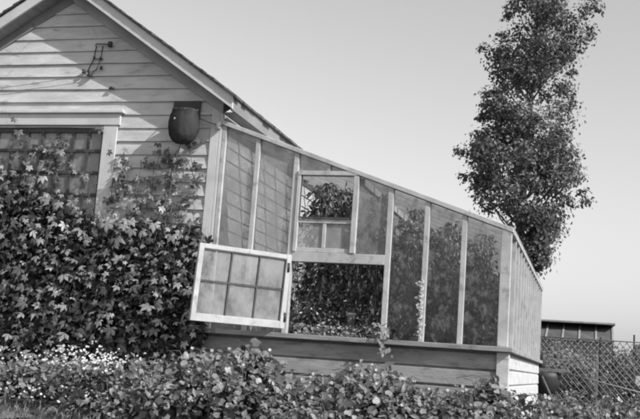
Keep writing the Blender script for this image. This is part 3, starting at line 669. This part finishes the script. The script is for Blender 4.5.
# far glasshouse
FG = thing('distant_glasshouse', (1.8, 43, GZ), 'long low distant glasshouse with ribbed sloping glass roof', 'greenhouse')
gx0, gx1, gy, ge, gr = -4.0, 5.05, 40.0, 1.92, 2.86
def fgz(y): return ge+(y-gy)/3.0*(gr-ge)
MB().add([(gx0,gy,ge),(gx1,gy,ge),(gx1,gy+3.0,gr),(gx0,gy+3.0,gr),(gx0,gy,ge-.04),(gx1,gy,ge-.04),(gx1,gy+3.0,gr-.04),(gx0,gy+3.0,gr-.04)], [(0,1,2,3),(7,6,5,4),(0,4,5,1),(1,5,6,2),(3,2,6,7)]).build('roof_glass', solid('distant_roof_glass',.07,.14,1.5,(1,1,1),.8,spec=.2), FG)
MB().add([(gx0,gy+6.0,ge),(gx0,gy+3.0,gr),(gx1,gy+3.0,gr),(gx1,gy+6.0,ge),(gx0,gy+6.0,ge-.04),(gx0,gy+3.0,gr-.04),(gx1,gy+3.0,gr-.04),(gx1,gy+6.0,ge-.04)], [(0,1,2,3),(7,6,5,4)]).build('rear_roof', 'dark', FG)
x = gx1-.02
while x > gx0: MB().bar((x,gy-.03,ge+.02),(x,gy+3.0,gr+.02),.09,.05).build('roof_bar', 'skirt', FG); x -= .8
MB().box(gx0,gx1+.1,gy+1.54,gy+3.06,gr,gr+.08).build('ridge', 'skirt', FG)
MB().prism([(gx1-.1,gy+.05,GZ),(gx1-.1,gy+5.95,GZ),(gx1-.1,gy+5.95,ge-.04),(gx1-.1,gy+3.0,gr-.06),(gx1-.1,gy+.05,ge-.04)], (.1,0,0)).build('gable_end', 'dark', FG)
MB().box(gx0,gx1-.1,gy+.05,gy+.15,GZ,ge-.04).build('front_wall', 'dark', FG)
tag(MB().lathe((6.0,40,0), [(.05,GZ),(.04,2.32),(.06,2.34)], 8).build('far_pole', 'dark'), 'thin distant pole right of the far glasshouse', 'pole')
# far dark shed roof and bushes
SH = thing('distant_shed', (10, 44, GZ), 'long dark low roofed shed far off at the right edge', 'shed')
MB().box(6.6,18,44,47,GZ,1.3).build('wall', 'oldwood', SH)
MB().prism([(6.3,43.6,1.3),(6.3,45.5,2.1),(6.3,47.4,1.3)], (12,0,0)).build('roof', 'dark', SH)
BG = 'garden bushes beyond the wire fence'
for i, (x, y, hh, w, lab, sh) in enumerate((
    (2.9,10.5,.50,.8,'dark bush showing between the far greenhouse corner and the mesh',(.04,.12)),
    (3.9,10.8,.50,.7,'leafy bush behind the middle of the wire mesh',(.06,.18)),
    (4.9,10.2,.44,.6,'leafy bush behind the mesh at the right edge',(.05,.14)),
    (3.4,13.5,.62,1.0,'broad paler bush behind the first fence bay',(.10,.26)),
    (4.9,14.0,.60,1.0,'broad dark bush behind the fence toward the right',(.05,.14)),
    (6.5,13.0,.60,1.2,'bush beyond the right edge of the fence view',(.05,.14)),
    (3.2,20,.92,1.6,'pale flowering shrub in the middle of the garden',(.14,.34)),
    (5.6,21,1.0,1.5,'tall shrub midway to the far glasshouse, right side',(.05,.15)),
    (2.6,30,1.2,2.4,'wide hedge-like shrub below the far glasshouse',(.05,.14)),
    (5.2,31,1.22,1.8,'rounded shrub at the end of the far glasshouse',(.04,.1)),
    (8.2,34,1.35,2.4,'dark shrub below the distant shed',(.03,.09)))):
    k_ = y/10.; bush('bush', (x,y,GZ), w, w*.8, hh, 900, .045*k_**.6+.02, .085*k_**.6+.03, sh, lab, 'bush', BG)
n = 260; P = np.stack([RS.uniform(3.1,6.5,n), RS.uniform(8.3,9.6,n), 0*RS.rand(n)],1); P[:,2] = RS.uniform(GZ+.05,-.15,n)
scatter('garden_flowers', T_round(10), P, rnd(n,.3)+np.array((.2,-.7,.4)), rnd(n), RS.uniform(.03,.06,n), RS.uniform(.4,.75,n), 'leaf', kind='stuff', label='pale flowers scattered behind the wire mesh', category='flowers')
n = 5000; X = RS.uniform(2.7,9,n); Y = RS.uniform(1.2,10.5,n); P = np.stack([X,Y,GZ+.4*RS.rand(n)**.8*np.where(Y>7.8,1,.8)],1)
P = P[(P[:,0] > 3.25) | (P[:,1] > 6.6)]; n = len(P)
scatter('garden_growth', T_simple(.36,.05), P, rnd(n,.5)+np.array((0,-.3,.7)), rnd(n), RS.uniform(.05,.10,n), RS.uniform(.05,.2,n), 'leaf', kind='stuff', label='low mixed garden growth around the wire fence', category='ground cover')
n = 900; X = RS.uniform(-2.2,.4,n); Y = RS.uniform(-3.4,-1.6,n); P = np.stack([X,Y,np.full(n,GZ+.04)],1)
scatter('grass', T_simple(.09,.03), P, rnd(n,.4)+np.array((0,-1,.3)), rnd(n,.35)+np.array((0,0,1)), RS.uniform(.03,.08,n), RS.uniform(.08,.2,n), 'leaf', kind='stuff', label='thin grass on the pale strip before the border', category='grass')
t = thing('white_board', (4.74, 8.4, GZ), 'small white board on a stake behind the fence at the right edge', 'board')
MB().box(4.69,4.86,8.38,8.40,-.02,.14).build('panel', 'palewood', t); MB().box(4.76,4.79,8.401,8.43,GZ,.1).build('stake', 'oldwood', t)
t = thing('garden_stake', (4.05, 9.0, GZ), 'short grey stake standing behind the mesh near its middle', 'stake')
MB().box(4.03,4.07,9.0,9.04,GZ,.40).build('stake_post', 'oldwood', t)

# ------------------------------------------------------------------ light, sky, camera
to_sun = np.array((.52,-.215,.43)); to_sun /= np.linalg.norm(to_sun)
elev = math.asin(to_sun[2]); az = math.atan2(to_sun[0], to_sun[1])
w = bpy.data.worlds.new('World'); S.world = w; w.use_nodes = True; nt = w.node_tree
for n_ in list(nt.nodes): nt.nodes.remove(n_)
sky = nt.nodes.new('ShaderNodeTexSky'); sky.sky_type = 'NISHITA'; sky.sun_disc = False; sky.sun_elevation = elev; sky.sun_rotation = az
sky.dust_density = 1.0; sky.air_density = 1.0
bw = nt.nodes.new('ShaderNodeSeparateColor')   # blue-sensitive plate: the sky's blue channel alone
 
bgn = nt.nodes.new('ShaderNodeBackground'); bgn.inputs[1].default_value = .135
wo = nt.nodes.new('ShaderNodeOutputWorld')
nt.links.new(sky.outputs[0], bw.inputs[0]); 
nt.links.new(bw.outputs[2], bgn.inputs[0]); nt.links.new(bgn.outputs[0], wo.inputs[0])
from mathutils import Vector, Matrix
ld = bpy.data.lights.new('sun', 'SUN'); ld.energy = 4.2; ld.angle = math.radians(.5); ld.color = (1,1,1)
lo = bpy.data.objects.new('sun', ld); link(lo); lo.rotation_euler = Vector(to_sun).to_track_quat('Z', 'Y').to_euler()

cd = bpy.data.cameras.new('camera'); cam = bpy.data.objects.new('camera', cd); link(cam)
r_ = Vector((0.96219953,0.2632834,0.06967009)); u_ = Vector((-0.02532967,-0.16819401,0.98542843)); f_ = Vector((-0.27116504,0.94994349,0.15516731))
mw = Matrix(((r_[0],u_[0],-f_[0],3.892),(r_[1],u_[1],-f_[1],-9.5),(r_[2],u_[2],-f_[2],0),(0,0,0,1)))
cam.matrix_world = mw
cd.sensor_width = 36; cd.lens = 966.27/640*36; cd.clip_end = 2000
S.camera = cam
S.render.engine = 'CYCLES'; S.cycles.transparent_max_bounces = 24
S.cycles.filter_width = 2.4
S.view_settings.view_transform = 'Standard'; S.view_settings.look = 'None'; S.view_settings.gamma = 1; S.view_settings.exposure = .2
